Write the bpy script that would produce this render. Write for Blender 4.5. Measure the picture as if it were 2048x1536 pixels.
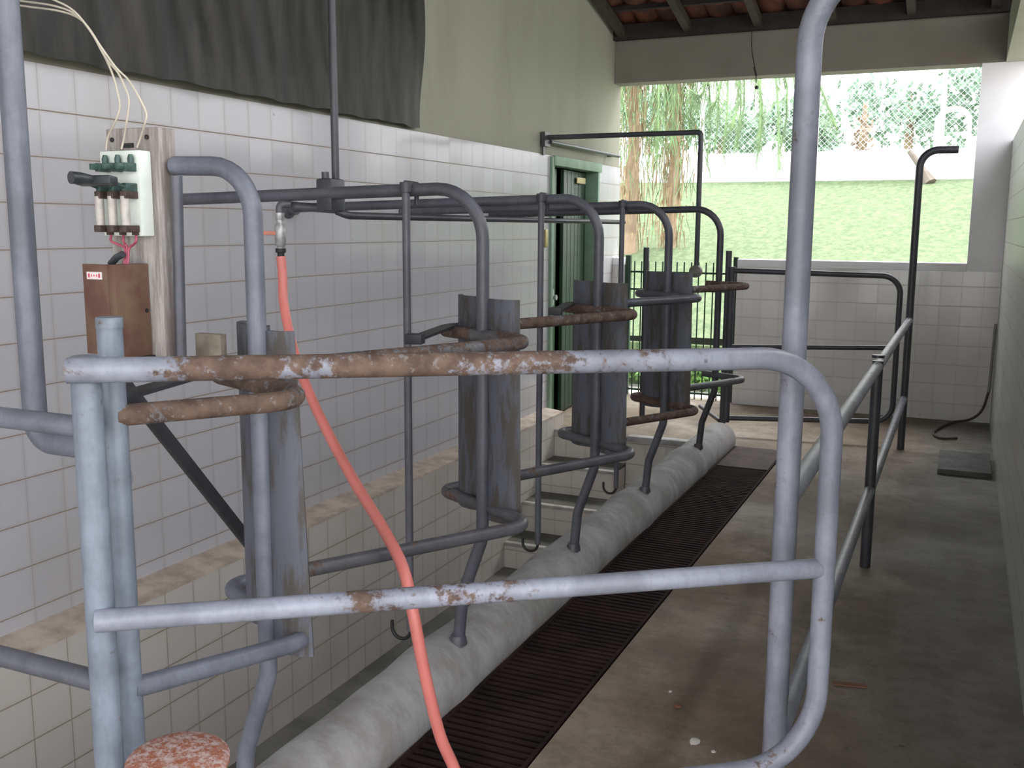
import bpy, bmesh, math, random
from mathutils import Vector, Matrix
random.seed(7)
scene = bpy.context.scene
for o in list(bpy.data.objects): bpy.data.objects.remove(o)
V = Vector
# ------------------------------------------------------------------ camera
FPX, YAW, PITCH, ROLL, EYE = 1985.0, math.radians(24.3), math.radians(8.95), math.radians(.35), 1.45
fwd = V((-math.sin(YAW)*math.cos(PITCH), math.cos(YAW)*math.cos(PITCH), -math.sin(PITCH)))
r0 = V((math.cos(YAW), math.sin(YAW), 0)); u0 = r0.cross(fwd)
cr = r0*math.cos(ROLL) + u0*math.sin(ROLL); cu = u0*math.cos(ROLL) - r0*math.sin(ROLL)
cam = bpy.data.cameras.new('camera'); camo = bpy.data.objects.new('camera', cam)
scene.collection.objects.link(camo); scene.camera = camo
camo.matrix_world = Matrix(((cr.x, cu.x, -fwd.x, 0), (cr.y, cu.y, -fwd.y, 0), (cr.z, cu.z, -fwd.z, EYE), (0, 0, 0, 1)))
cam.sensor_width = 36; cam.lens = FPX/2048*36; cam.clip_start = .05; cam.clip_end = 300
# ------------------------------------------------------------------ overcast sky, soft sun, exposure
world = bpy.data.worlds.new('overcast_sky'); scene.world = world; world.use_nodes = True
wn = world.node_tree.nodes; wl = world.node_tree.links
bg = wn['Background']; bg.inputs[1].default_value = 1.0
tc = wn.new('ShaderNodeTexCoord'); sx = wn.new('ShaderNodeSeparateXYZ'); rp = wn.new('ShaderNodeValToRGB')
wl.new(tc.outputs['Generated'], sx.inputs[0]); wl.new(sx.outputs[2], rp.inputs[0]); wl.new(rp.outputs[0], bg.inputs[0])
rp.color_ramp.elements[0].position = 0; rp.color_ramp.elements[0].color = (1.0, .99, .97, 1)
rp.color_ramp.elements[1].position = .8; rp.color_ramp.elements[1].color = (.93, .95, 1.02, 1)
sun = bpy.data.lights.new('sun', 'SUN'); sun.energy = 1.2; sun.angle = math.radians(40); sun.color = (1, .97, .9)
suno = bpy.data.objects.new('sun', sun); scene.collection.objects.link(suno)
suno.rotation_euler = (math.radians(-28), math.radians(14), 0)
scene.view_settings.view_transform = 'Standard'; scene.view_settings.look = 'None'
scene.view_settings.gamma = 1; scene.view_settings.use_curve_mapping = False
scene.view_settings.exposure = 2.22
# ------------------------------------------------------------------ material helpers
class NT:
    def __init__(s, name):
        s.m = bpy.data.materials.new(name); s.m.use_nodes = True
        s.n = s.m.node_tree.nodes; s.l = s.m.node_tree.links; s.b = s.n['Principled BSDF']
    def node(s, t, **k):
        q = s.n.new(t)
        for a, b in k.items(): setattr(q, a, b)
        return q
    def put(s, inp, v):
        if isinstance(v, bpy.types.NodeSocket): s.l.new(v, inp)
        elif isinstance(v, (tuple, list)): inp.default_value = (*v, 1) if len(v) == 3 and inp.type == 'RGBA' else v
        else: inp.default_value = v
    def math(s, op, a, b=0.0, c=None, clamp=False):
        q = s.node('ShaderNodeMath', operation=op, use_clamp=clamp); s.put(q.inputs[0], a); s.put(q.inputs[1], b)
        if c is not None: s.put(q.inputs[2], c)
        return q.outputs[0]
    def mix(s, f, a, b):
        q = s.node('ShaderNodeMix', data_type='RGBA'); s.put(q.inputs[0], f); s.put(q.inputs[6], a); s.put(q.inputs[7], b); return q.outputs[2]
    def pos(s): return s.node('ShaderNodeNewGeometry').outputs['Position']
    def obj(s): return s.node('ShaderNodeTexCoord').outputs['Object']
    def noise(s, vec, scale, detail=4, rough=.6, dist=0):
        q = s.node('ShaderNodeTexNoise'); q.inputs['Scale'].default_value = scale; q.inputs['Detail'].default_value = detail
        q.inputs['Roughness'].default_value = rough; q.inputs['Distortion'].default_value = dist; s.l.new(vec, q.inputs['Vector']); return q.outputs[0]
    def scale(s, vec, v):
        q = s.node('ShaderNodeMapping'); s.l.new(vec, q.inputs[0]); q.inputs['Scale'].default_value = v; return q.outputs[0]
    def step(s, x, lo, hi):
        q = s.node('ShaderNodeMapRange', interpolation_type='SMOOTHSTEP'); s.put(q.inputs[0], x); s.put(q.inputs[1], lo); s.put(q.inputs[2], hi); return q.outputs[0]
    def bump(s, h, st=.3, d=.01):
        q = s.node('ShaderNodeBump'); q.inputs['Strength'].default_value = st; q.inputs['Distance'].default_value = d
        s.l.new(h, q.inputs['Height']); s.l.new(q.outputs[0], s.b.inputs['Normal'])
    def done(s, col, rough=.5, metal=0, spec=None):
        s.put(s.b.inputs['Base Color'], col); s.put(s.b.inputs['Roughness'], rough); s.put(s.b.inputs['Metallic'], metal)
        if spec is not None: s.b.inputs['Specular IOR Level'].default_value = spec
        return s.m
def srgb(r, g, b): return tuple(((c/255+.055)/1.055)**2.4 if c > 10 else c/255/12.92 for c in (r, g, b))
def plain(name, col, rough=.5, metal=0, var=.15, sc=8):
    t = NT(name); n = t.noise(t.pos(), sc)
    c = t.mix(t.step(n, .3, .7), tuple(x*(1-var) for x in col), tuple(min(1, x*(1+var)) for x in col)); return t.done(c, rough, metal)
def tile_mat(name, axis, base, grout, zoff, gh=.0028, gv=.0015, dirt=.25, rough=.12, xoff=0, tilt=.018, vl=.4, spec=None):
    t = NT(name); p = t.pos(); q = t.node('ShaderNodeSeparateXYZ'); t.l.new(p, q.inputs[0])
    a = q.outputs[axis]; z = q.outputs[2]
    def grid(v, off, w):
        f = t.math('FRACT', t.math('DIVIDE', t.math('ADD', v, 30-off), .15))
        d = t.math('MINIMUM', f, t.math('SUBTRACT', 1, f)); return t.math('MULTIPLY', d, .15), t.math('FLOOR', t.math('DIVIDE', t.math('ADD', v, 30-off), .15))
    dh, iz = grid(z, zoff, gh); dv, ia = grid(a, xoff, gv)
    lh = t.math('SUBTRACT', 1, t.step(dh, gh*.35, gh)); lv = t.math('SUBTRACT', 1, t.step(dv, gv*.35, gv))
    lh = t.math('MULTIPLY', lh, .85); lv = t.math('MULTIPLY', lv, vl)
    line = t.math('MAXIMUM', lh, lv)
    cv = t.node('ShaderNodeCombineXYZ'); t.l.new(iz, cv.inputs[0]); t.l.new(ia, cv.inputs[1])
    wn_ = t.node('ShaderNodeTexWhiteNoise', noise_dimensions='3D'); t.l.new(cv.outputs[0], wn_.inputs[0]); r = wn_.outputs[0]
    c = t.mix(r, tuple(x*.955 for x in base), base)
    n = t.step(t.noise(p, 1.3, 5), .42, .75); c = t.mix(t.math('MULTIPLY', n, dirt), c, (.30, .27, .20))
    sp = t.step(t.noise(p, 22, 2), .73, .80); c = t.mix(t.math('MULTIPLY', sp, .45*dirt*3), c, (.10, .08, .06))
    near = t.math('SUBTRACT', 1, t.step(t.math('MINIMUM', dh, dv), .001, .018)); c = t.mix(t.math('MULTIPLY', near, .10), c, grout)
    c = t.mix(line, c, grout)
    # each glazed tile sits at a slightly different angle
    v1 = t.node('ShaderNodeVectorMath', operation='SUBTRACT'); t.l.new(wn_.outputs[1], v1.inputs[0]); v1.inputs[1].default_value = (.5, .5, .5)
    v2 = t.node('ShaderNodeVectorMath', operation='SCALE'); t.l.new(v1.outputs[0], v2.inputs[0]); v2.inputs[3].default_value = tilt
    bp = t.node('ShaderNodeBump'); bp.inputs['Strength'].default_value = .35; bp.inputs['Distance'].default_value = .002
    hh = t.math('SUBTRACT', t.math('MULTIPLY', t.noise(p, 9, 2), .25), line); t.l.new(hh, bp.inputs['Height'])
    v3 = t.node('ShaderNodeVectorMath', operation='ADD'); t.l.new(bp.outputs[0], v3.inputs[0]); t.l.new(v2.outputs[0], v3.inputs[1])
    v4 = t.node('ShaderNodeVectorMath', operation='NORMALIZE'); t.l.new(v3.outputs[0], v4.inputs[0]); t.l.new(v4.outputs[0], t.b.inputs['Normal'])
    return t.done(c, t.mix(line, (rough,)*3, (.8,)*3), 0, spec)
def pipe_mat(name, paint, rust=.5, x_range=None, rough=.42, zrust=False):
    """worn enamel over rusty steel; rust is the share of bare metal"""
    t = NT(name); p = t.pos(); n = t.noise(p, 9, 7, .72); n2 = t.noise(p, 55, 4, .65)
    v = t.math('ADD', t.math('MULTIPLY', n, .65), t.math('MULTIPLY', n2, .35))
    th = .68 - rust*.28
    if x_range:
        q = t.node('ShaderNodeSeparateXYZ'); t.l.new(p, q.inputs[0])
        a = t.step(q.outputs[0], x_range[0]-.06, x_range[0]+.05); b = t.math('SUBTRACT', 1, t.step(q.outputs[0], x_range[1]-.25, x_range[1]+.2))
        v = t.math('ADD', v, t.math('MULTIPLY', t.math('MULTIPLY', a, b), .15))
    m = t.step(v, th-.02, th+.06)
    rc = t.mix(t.step(t.noise(p, 26, 5), .35, .65), (.070, .042, .032), (.135, .088, .066))
    rc = t.mix(t.math('MULTIPLY', t.step(t.noise(p, 70, 3), .58, .70), .6), rc, (.22, .22, .22))
    pc = t.mix(t.step(t.noise(p, 5, 7, .7), .34, .66), tuple(x*.70 for x in paint), tuple(min(1, x*1.15) for x in paint)); pc = t.mix(t.math('MULTIPLY', t.step(t.noise(t.scale(p, (1, 1, .25)), 70, 3), .45, .7), .35), pc, tuple(x*.62 for x in paint))
    ch = t.step(n2, .70, .74); pc = t.mix(t.math('MULTIPLY', ch, .35), pc, tuple(min(1, x*1.5) for x in paint))
    t.bump(t.math('SUBTRACT', t.math('MULTIPLY', n2, .4), m), .25, .002)
    return t.done(t.mix(m, pc, rc), t.mix(m, (rough,)*3, (.85,)*3))
# ------------------------------------------------------------------ mesh helpers
class MB:
    def __init__(s): s.b = bmesh.new()
    def verts(s, pts): return [s.b.verts.new(p) for p in pts]
    def face(s, vs, smooth=False):
        try: f = s.b.faces.new(vs); f.smooth = smooth; return f
        except ValueError: return None
    def poly(s, pts): s.face(s.verts(pts)); return s
    def box(s, lo, hi, mat=None, bev=0):
        x0, y0, z0 = lo; x1, y1, z1 = hi
        c = [V((x, y, z)) for z in (z0, z1) for y in (y0, y1) for x in (x0, x1)]
        if mat: c = [mat @ p for p in c]
        v = s.verts(c)
        fs = [s.face([v[i] for i in q]) for q in ((0, 2, 3, 1), (4, 5, 7, 6), (0, 1, 5, 4), (2, 6, 7, 3), (0, 4, 6, 2), (1, 3, 7, 5))]
        if bev:
            es = list({e for f in fs for e in f.edges}); bmesh.ops.bevel(s.b, geom=es, offset=bev, segments=2, affect='EDGES', profile=.6)
        return s
    def obox(s, center, ax, ay, az, bev=0):
        """box from centre and three half-axis vectors"""
        m = Matrix(((ax[0], ay[0], az[0], center[0]), (ax[1], ay[1], az[1], center[1]), (ax[2], ay[2], az[2], center[2]), (0, 0, 0, 1)))
        return s.box((-1, -1, -1), (1, 1, 1), m, bev)
    def tube(s, pts, r, seg=14, caps=True, closed=False, radii=None):
        P = [V(p) for p in pts]; P = [p for i, p in enumerate(P) if i == 0 or (p-P[i-1]).length > 1e-6]
        n = len(P); T = []
        for i in range(n):
            if closed: t = P[(i+1) % n]-P[i-1]
            else: t = P[min(i+1, n-1)]-P[max(i-1, 0)]
            T.append(t.normalized())
        a = T[0].orthogonal().normalized()
        if abs(T[0].z) < .9: a = (V((0, 0, 1)) - T[0]*T[0].z).normalized()
        rings = []
        for i in range(n):
            if i: a = (a - T[i]*a.dot(T[i])).normalized()
            b = T[i].cross(a); rr = radii[i] if radii else r
            rings.append(s.verts([P[i] + (a*math.cos(2*math.pi*k/seg) + b*math.sin(2*math.pi*k/seg))*rr for k in range(seg)]))
        for i in range(n if closed else n-1):
            A, B = rings[i], rings[(i+1) % n]
            for k in range(seg): s.face([A[k], A[(k+1) % seg], B[(k+1) % seg], B[k]], True)
        if caps and not closed: s.face(rings[0][::-1]); s.face(rings[-1])
        return s
    def lathe(s, prof, center, axis=(0, 0, 1), seg=20):
        """prof: (radius, height) pairs along axis"""
        ax = V(axis).normalized(); a = ax.orthogonal().normalized(); b = ax.cross(a); c = V(center); R = []
        for r, h in prof:
            R.append(s.verts([c + ax*h + (a*math.cos(2*math.pi*k/seg)+b*math.sin(2*math.pi*k/seg))*max(r, 1e-4) for k in range(seg)]))
        for A, B in zip(R, R[1:]):
            for k in range(seg): s.face([A[k], A[(k+1) % seg], B[(k+1) % seg], B[k]], True)
        s.face(R[0][::-1]); s.face(R[-1]); return s
    def sheet(s, fn, nu, nv, thick=0, smooth=True):
        g = [[V(fn(i/nu, j/nv)) for j in range(nv+1)] for i in range(nu+1)]
        vs = [s.verts(r) for r in g]
        for i in range(nu):
            for j in range(nv): s.face([vs[i][j], vs[i+1][j], vs[i+1][j+1], vs[i][j+1]], smooth)
        if thick:
            bmesh.ops.recalc_face_normals(s.b, faces=s.b.faces); bmesh.ops.solidify(s.b, geom=list(s.b.faces), thickness=thick)
        return s
    def build(s, name, m, parent=None, origin=None, label=None):
        me = bpy.data.meshes.new(name)
        bmesh.ops.recalc_face_normals(s.b, faces=s.b.faces)
        off = V(origin) if origin is not None else V((0, 0, 0))
        if parent is not None: off = world_loc(parent)
        if off.length: bmesh.ops.translate(s.b, verts=s.b.verts, vec=-off)
        s.b.to_mesh(me); s.b.free(); me.materials.append(m)
        try: me.set_sharp_from_angle(angle=math.radians(50))
        except Exception: pass
        o = bpy.data.objects.new(name, me); scene.collection.objects.link(o)
        if parent is not None: o.parent = parent
        elif origin is not None: o.location = off
        if label: o['label'] = label
        return o
def world_loc(o):
    p = V((0, 0, 0))
    while o is not None: p += o.location; o = o.parent
    return p
def fillet(pts, r, n=8):
    P = [V(p) for p in pts]; out = [P[0]]
    rs = r if isinstance(r, (list, tuple)) else [r]*(len(P)-2)
    for i in range(1, len(P)-1):
        a = (P[i-1]-P[i]); b = (P[i+1]-P[i]); la, lb = a.length, b.length; a.normalize(); b.normalize()
        ang = a.angle(b)
        if ang > math.pi-.02: out.append(P[i]); continue
        d = min(rs[i-1]/math.tan(ang/2), la*.49, lb*.49); rr = d*math.tan(ang/2)
        c = P[i] + (a+b).normalized()*(rr/math.sin(ang/2)); s0 = P[i]+a*d-c; s1 = P[i]+b*d-c; th = s0.angle(s1)
        for k in range(n+1):
            t = k/n; out.append(c + (s0*math.sin((1-t)*th)+s1*math.sin(t*th))/math.sin(th))
    out.append(P[-1]); return out
def curve(pts, n=8):
    P = [V(p) for p in pts]; P = [P[0]*2-P[1]] + P + [P[-1]*2-P[-2]]; out = []
    for i in range(1, len(P)-2):
        for k in range(n):
            t = k/n; a, b, c, d = P[i-1:i+3]
            out.append(.5*((2*b)+(c-a)*t+(2*a-5*b+4*c-d)*t*t+(3*b-a-3*c+d)*t**3))
    out.append(P[-2]); return out
def thing(name, label, cat, loc, group=None):
    o = bpy.data.objects.new(name, None); scene.collection.objects.link(o); o.location = loc
    o.empty_display_size = .1; return tag(o, label, cat, group)
def tag(o, label, cat, group=None, kind=None):
    o['label'] = label; o['category'] = cat
    if group: o['group'] = group
    if kind: o['kind'] = kind
    return o
def struct(o, label=None):
    o['kind'] = 'structure'
    if label: o['label'] = label
    return o
def clone(o, parent=None):
    c = o.copy(); scene.collection.objects.link(c); c.parent = parent
    for ch in [x for x in bpy.data.objects if x.parent == o]: clone(ch, c)
    return c
# ------------------------------------------------------------------ materials
WHITE = (.56, .56, .58)
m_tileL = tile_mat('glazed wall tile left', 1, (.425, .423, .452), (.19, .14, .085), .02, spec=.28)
m_tilePit = tile_mat('glazed pit tile along', 1, (.56, .53, .495), (.20, .15, .085), -.8, dirt=.35, gv=.0024, vl=.7)
m_tileX = tile_mat('glazed pit tile across', 0, (.62, .58, .53), (.24, .18, .12), -.8, dirt=.35, gv=.0022)
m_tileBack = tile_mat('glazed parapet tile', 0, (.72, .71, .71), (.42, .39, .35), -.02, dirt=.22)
m_tileR = tile_mat('glazed wall tile right', 1, (.40, .41, .385), (.27, .27, .24), .02, dirt=.3, rough=.35, tilt=.004)  # greenish reflected light tinted into the tile colour
m_plaster = (lambda t: t.done(t.mix(t.math('MULTIPLY', t.step(t.noise(t.scale(t.pos(), (1, 1, .35)), 2.2, 6), .4, .8), .45), (.29, .293, .232), (.17, .17, .12)), .85))(NT('grimy cream plaster'))
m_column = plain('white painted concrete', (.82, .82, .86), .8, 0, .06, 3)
m_lintel = (lambda t: t.done(t.mix(t.math('MULTIPLY', t.step(t.noise(t.pos(), 3, 6), .4, .8), .4), (.19, .178, .150), (.11, .095, .07)), .85))(NT('shade-toned lintel plaster'))  # base colour darkened to carry the shade on the camera side
def concrete():
    t = NT('stained concrete floor'); p = t.pos()
    big = t.step(t.noise(p, 1.1, 6, .65), .36, .66); c = t.mix(big, (.185, .140, .098), (.31, .262, .205))
    moss = t.step(t.noise(t.scale(p, (1.6, .9, 1)), 1.7, 6, .7), .56, .70); c = t.mix(t.math('MULTIPLY', moss, .7), c, (.095, .085, .035))
    q = t.node('ShaderNodeSeparateXYZ'); t.l.new(p, q.inputs[0])
    xr = t.math('ADD', q.outputs[0], t.math('MULTIPLY', t.noise(p, 2, 4), .5)); g = t.step(xr, -.15, .25)
    c = t.mix(t.math('MULTIPLY', g, .75), c, (.185, .188, .168))
    blot = t.step(t.noise(p, 6, 5, .7), .60, .70); c = t.mix(t.math('MULTIPLY', blot, .35), c, (.30, .29, .26))
    dk = t.step(t.noise(p, 11, 3), .68, .76); c = t.mix(t.math('MULTIPLY', dk, .6), c, (.04, .038, .028))
    wet = t.step(t.noise(p, .8, 3), .40, .65)
    med = t.step(t.noise(p, 3.6, 7, .72), .40, .64); c = t.mix(t.math('MULTIPLY', med, .5), c, (.095, .078, .050))
    fine = t.step(t.noise(p, 14, 6, .75), .48, .62); c = t.mix(t.math('MULTIPLY', fine, .3), c, (.10, .085, .06))
    t.bump(t.noise(p, 30, 6, .7), .35, .006)
    return t.done(c, t.mix(wet, (.85,)*3, (.62,)*3))
m_floor = concrete()
m_kerb = (lambda t: (t.bump(t.noise(t.pos(), 45, 5, .7), .3, .004), t.done(t.mix(t.step(t.noise(t.scale(t.pos(), (1, 1.4, 1)), 4, 6, .7), .32, .70), (.25, .243, .23), (.42, .415, .42)), .8))[1])(NT('pale grey concrete kerb'))
m_pitfloor = (lambda t: t.done(t.mix(t.step(t.noise(t.pos(), 3, 6), .35, .7), (.10, .098, .08), (.20, .195, .175)), .7))(NT('damp pit concrete'))
m_tread = (lambda t: t.done(t.mix(t.step(t.noise(t.pos(), 5, 4), .4, .7), (.085, .085, .068), (.16, .155, .13)), .75))(NT('dark tread'))  # tread tone, darker than the nosing in front
m_nose = plain('pale tread nosing', (.36, .35, .32), .7, 0, .25, 12)
m_ledge = plain('cream ledge mortar', (.46, .39, .32), .75, 0, .25, 9)
m_paint = (.205, .225, .275)
m_pipeN = pipe_mat('slate blue pipe paint', (.135, .147, .185), .24)
m_pipeM = pipe_mat('grey pipe paint worn', (.088, .092, .112), .15)
m_pipeD = pipe_mat('dark grey pipe paint', (.045, .047, .058), .25)
m_pipeL = pipe_mat('light grey blue pipe paint', (.225, .24, .295), .30)
m_gateTop = pipe_mat('light grey blue pipe paint rusted top rail', (.225, .24, .295), .42, x_range=(-1.13, -.58))
m_gateMid = pipe_mat('light grey blue pipe paint rusted mid rail', (.235, .25, .31), .08, x_range=(-.98, -.50))
m_post = pipe_mat('pale blue grey post paint', (.165, .195, .245), .26)
m_rusty = pipe_mat('mostly bare rusty pipe', (.15, .16, .175), 1.0)
m_rusty2 = pipe_mat('half rusty rail', (.11, .112, .125), .72)
m_zig = pipe_mat('grey rail with rust', (.105, .108, .122), .42)
m_panel = (lambda t: t.done(t.mix(t.step(t.noise(t.scale(t.pos(), (9, 9, 1.6)), 3, 6, .65), .45, .60), (.088, .096, .12), (.058, .050, .045)), .6))(NT('weathered grey rump board'))
m_black = plain('black rubber', (.012, .012, .013), .55)
m_strap = plain('dark grey strap', (.03, .032, .038), .5)
m_wood = (lambda t: (t.bump(t.noise(t.scale(t.pos(), (12, 12, 1)), 6, 5), .3, .004), t.done(t.mix(t.step(t.noise(t.scale(t.pos(), (14, 14, 1.2)), 4, 6, .7), .38, .66), (.20, .175, .16), (.40, .38, .37)), .8))[1])(NT('weathered grey timber'))
m_ply = plain('bare plywood', (.22, .195, .155), .8, 0, .25, 20)
m_porc = plain('greenish white porcelain', (.66, .72, .68), .25, 0, .08, 12)
m_green_br = plain('verdigris brass', (.055, .10, .09), .5, .3, .3, 60)
m_brown = plain('brown brass clip', (.07, .045, .04), .5, .3, .3, 60)
m_fuse = plain('aged fuse cartridge', (.42, .40, .37), .5, 0, .15, 40)
m_handle = plain('black bakelite handle', (.03, .034, .04), .35, 0, .3, 30)
m_rustbox = (lambda t: t.done(t.mix(t.step(t.noise(t.pos(), 14, 6, .6), .35, .68), (.095, .040, .030), (.135, .082, .052)), .7))(NT('rust brown enamel'))
m_sticker = plain('white sticker', (.72, .62, .64), .5, 0, .05)
m_red = plain('faded red ink', (.50, .06, .09), .5)
m_wireW = plain('ivory cable sheath', (.50, .46, .38), .5)
m_wireR = plain('pink red wire', (.38, .075, .12), .45)
m_hose = plain('salmon pink hose', (.66, .20, .175), .4, 0, .08, 5)
m_hoseline = plain('pale hose stripe', (.80, .42, .36), .4)
m_valve = plain('weathered chrome valve', (.42, .42, .43), .4, .5, .2, 40)
m_lever = plain('faded red lever', (.50, .19, .14), .5)
m_door = plain('dark green door paint', (.018, .068, .028), .45, 0, .25, 6)
m_doorin = plain('deep green door paint', (.012, .04, .018), .5, 0, .25, 6)
m_frame = plain('mint green frame paint', (.16, .26, .18), .6, 0, .15, 8)
m_gateg = plain('green picket paint', (.012, .045, .022), .5)
m_brass = plain('yellowed brass plate', (.36, .30, .12), .4, .3)
m_batten = plain('dark roof timber', (.016, .012, .009), .8, 0, .3, 10)
m_rafter = plain('grey brown rafter timber', (.035, .028, .018), .8, 0, .3, 10)
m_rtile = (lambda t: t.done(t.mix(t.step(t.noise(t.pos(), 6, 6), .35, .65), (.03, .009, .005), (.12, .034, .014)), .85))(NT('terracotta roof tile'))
def tarp():
    t = NT('black tarpaulin'); p = t.pos()
    s = t.step(t.noise(t.scale(p, (1, 1, .18)), 7, 6, .7), .36, .62); c = t.mix(s, (.004, .0038, .0035), (.028, .0255, .020))
    t.bump(t.noise(p, 14, 5), .3, .01); return t.done(c, .55)
m_tarp = tarp()
m_wallpaint = plain('white garden wall', (.80, .82, .84), .8, 0, .05)
m_lawn = (lambda t: (t.bump(t.noise(t.pos(), 9, 6, .8), .8, .06), t.done(t.mix(t.step(t.noise(t.scale(t.pos(), (1, .45, 1)), 9, 7, .8), .36, .66), (.085, .135, .055), (.18, .235, .115)), .9))[1])(NT('lawn grass'))  # two grass greens mixed at random
m_path = plain('white path', (.62, .60, .56), .8)
m_leafy = plain('bright garden leaves', (.13, .26, .06), .6, 0, .5, 6)
m_leafpale = plain('hazed distant leaves', (.22, .34, .24), .7, 0, .35, 2)  # overexposed haze outdoors put into the pale leaf colour
m_palm = plain('palm leaflets', (.17, .27, .12), .6, 0, .45, 3)
m_dry = plain('dry brown palm thatch', (.30, .22, .13), .85, 0, .35, 5)
m_bark = plain('pale trunk', (.30, .22, .15), .85, 0, .25, 4)
m_fence = plain('pale galvanised wire', (.62, .66, .68), .5)
m_white = plain('white paint', (.8, .8, .8), .5)
m_slats = (lambda t: t.done(t.mix(t.step(t.noise(t.pos(), 5, 6), .35, .7), (.014, .008, .0075), (.032, .017, .015)), .85, 0, .15))(NT('dark brown grate slats'))
m_doorshade = plain('interior shade black', (.012, .010, .009), .9)
m_cover = plain('dark drain cover', (.075, .075, .068), .7, 0, .3, 12)
m_moss = plain('debris scrap', (.60, .58, .54), .7)
m_dirt = plain('brown leaf', (.22, .10, .06), .8)
m_rustlid = (lambda t: t.done(t.mix(t.step(t.noise(t.pos(), 90, 6, .75), .40, .62), (.27, .09, .045), (.42, .33, .31)), .55))(NT('red rust over grey paint'))
# ------------------------------------------------------------------ setting
XL, XP, XR, YB = -2.78, -2.64, .26, 8.26   # left wall, pit side, right wall, back wall
Y0 = -1.6
# floor slab with gutter cut (kerb side wall included)
GX0, GX1, GY1 = -1.33, -.985, 6.6
b = MB()
b.box((GX1, Y0, -.3), (XR+.0, YB+.16, 0)); b.box((-1.45, GY1, -.3), (GX1, YB+.16, 0)); b.box((-1.47, Y0, -.95), (GX0, GY1, 0)); b.box((-1.47, GY1, -.95), (-1.45, 6.62, 0))
b.box((GX0, Y0, -.3), (GX1, GY1, -.12)); b.box((-2.95, 6.62, -.95), (-1.45, YB+.16, -.0))
struct(b.build('floor', m_floor), 'stained concrete standing floor of the parlour')
b = MB(); b.box((-2.66, Y0, -.95), (-1.46, 6.96, -.772)); struct(b.build('floor_pit', m_pitfloor), 'damp concrete floor of the milking pit')
# pit end wall (tiled face to the camera) beside the steps
b = MB(); b.box((-2.09, 6.60, -.8), (-1.46, 6.64, -.035)); b2 = b
struct(b.build('wall_pit_end', m_tileX), 'tiled end face of the pit beside the steps')
b = MB(); b.box((-2.08, 6.575, -.035), (-1.46, 6.66, .006), bev=.008); struct(b.build('trim_1', m_kerb), 'grey concrete coping over the pit end')
# left wall: pieces round the door
DY0, DY1, DZ = 6.80, 7.84, 1.93
def wall_yz(x0, x1, rects):
    q = MB()
    for y0, y1, z0, z1 in rects: q.box((x0, y0, z0), (x1, y1, z1))
    return q
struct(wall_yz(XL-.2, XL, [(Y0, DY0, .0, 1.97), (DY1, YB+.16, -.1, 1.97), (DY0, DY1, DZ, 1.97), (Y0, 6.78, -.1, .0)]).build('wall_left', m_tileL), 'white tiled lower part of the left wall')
b = MB()
for y0, y1 in ((Y0, 8.42),): b.poly([(XL-.012, y0, 1.97), (XL-.012, y1, 1.97), (XL-.012, y1, 3.02), (XL-.012, 8.2, 3.08), (XL-.012, 1.4, 4.8), (XL-.012, y0, 4.0)]); b.poly([(XL-.2, y0, 1.97), (XL-.2, y1, 1.97), (XL-.2, y1, 3.02), (XL-.2, 8.2, 3.08), (XL-.2, 1.4, 4.8), (XL-.2, y0, 4.0)]); b.poly([(XL-.2, y1, 1.97), (XL-.012, y1, 1.97), (XL-.012, y1, 3.02), (XL-.2, y1, 3.02)])
struct(b.build('wall_left_upper', m_plaster), 'cream plastered upper part of the left wall')
struct(wall_yz(XP-.3, XP, [(Y0, 6.78, -.8, .095)]).build('wall_pit_left', m_tilePit), 'tiled side of the pit under the ledge')
b = MB(); b.box((XL-.02, Y0, .09), (XP+.003, 6.78, .102))
bmesh.ops.translate(b.b, verts=[v for v in b.b.verts if v.co.x < XL+.01 and v.co.z > .095], vec=(0, 0, .020))
struct(b.build('trim_2', m_ledge), 'cream mortar ledge along the foot of the left wall')
# back wall: parapet, corner column, stub, lintel
b = MB(); b.box((-1.70, YB, -.15), (.6, YB+.15, 1.145)); b.box((XL-.19, YB+.005, -.15), (-2.68, YB+.16, 1.14)); struct(b.build('wall_back', m_tileBack), 'white tiled parapet wall at the far end')
b = MB(); b.box((-1.70, YB-.004, 1.145), (.02, YB+.154, 1.205), bev=.006); b.box((XL-.195, YB, 1.14), (-2.675, YB+.165, 1.20), bev=.006); struct(b.build('trim_3', m_column), 'plain plaster top of the parapet')
b = MB(); b.box((.02, YB-.006, 1.145), (.40, YB+.30, 2.66)); struct(b.build('wall_back_column', m_column), 'white plastered corner column at the far end')
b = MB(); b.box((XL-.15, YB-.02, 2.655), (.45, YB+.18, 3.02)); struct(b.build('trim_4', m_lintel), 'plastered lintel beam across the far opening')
# right wall (tiled, open above) and roof beam over it
struct(wall_yz(XR, XR+.15, [(1.3, YB-.001, -.1, 2.10)]).build('wall_right', m_tileR), 'white tiled right wall, its tiles tinted with a green reflection')
b = MB(); b.box((.175, -.8, 2.65), (.42, YB-.03, 3.0)); struct(b.build('trim_5', m_plaster), 'plastered roof beam above the right wall')
# stairs out of the pit
st = []
root = thing('stair', 'tiled steps climbing out of the pit to the far landing', 'steps', (-2.35, 6.2, -.8))
for z, ya, yb in ((0, 6.60, 6.618), (-.2, 6.33, 6.60), (-.4, 6.02, 6.33), (-.6, 5.73, 6.02)):
    MB().box((XP+.001, ya+.008, -.799), (-2.095, yb+.007, z-.022)).build('riser', m_tileX, root)
    if z < 0: MB().box((XP+.001, ya+.045, z-.021), (-2.095, yb+.006, z-.001)).build('tread', m_tread, root)
    MB().box((XP+.001, ya, z-.022), (-2.088, min(yb, ya+.045), z+.0), bev=.004).build('nosing', m_nose, root)
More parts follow.
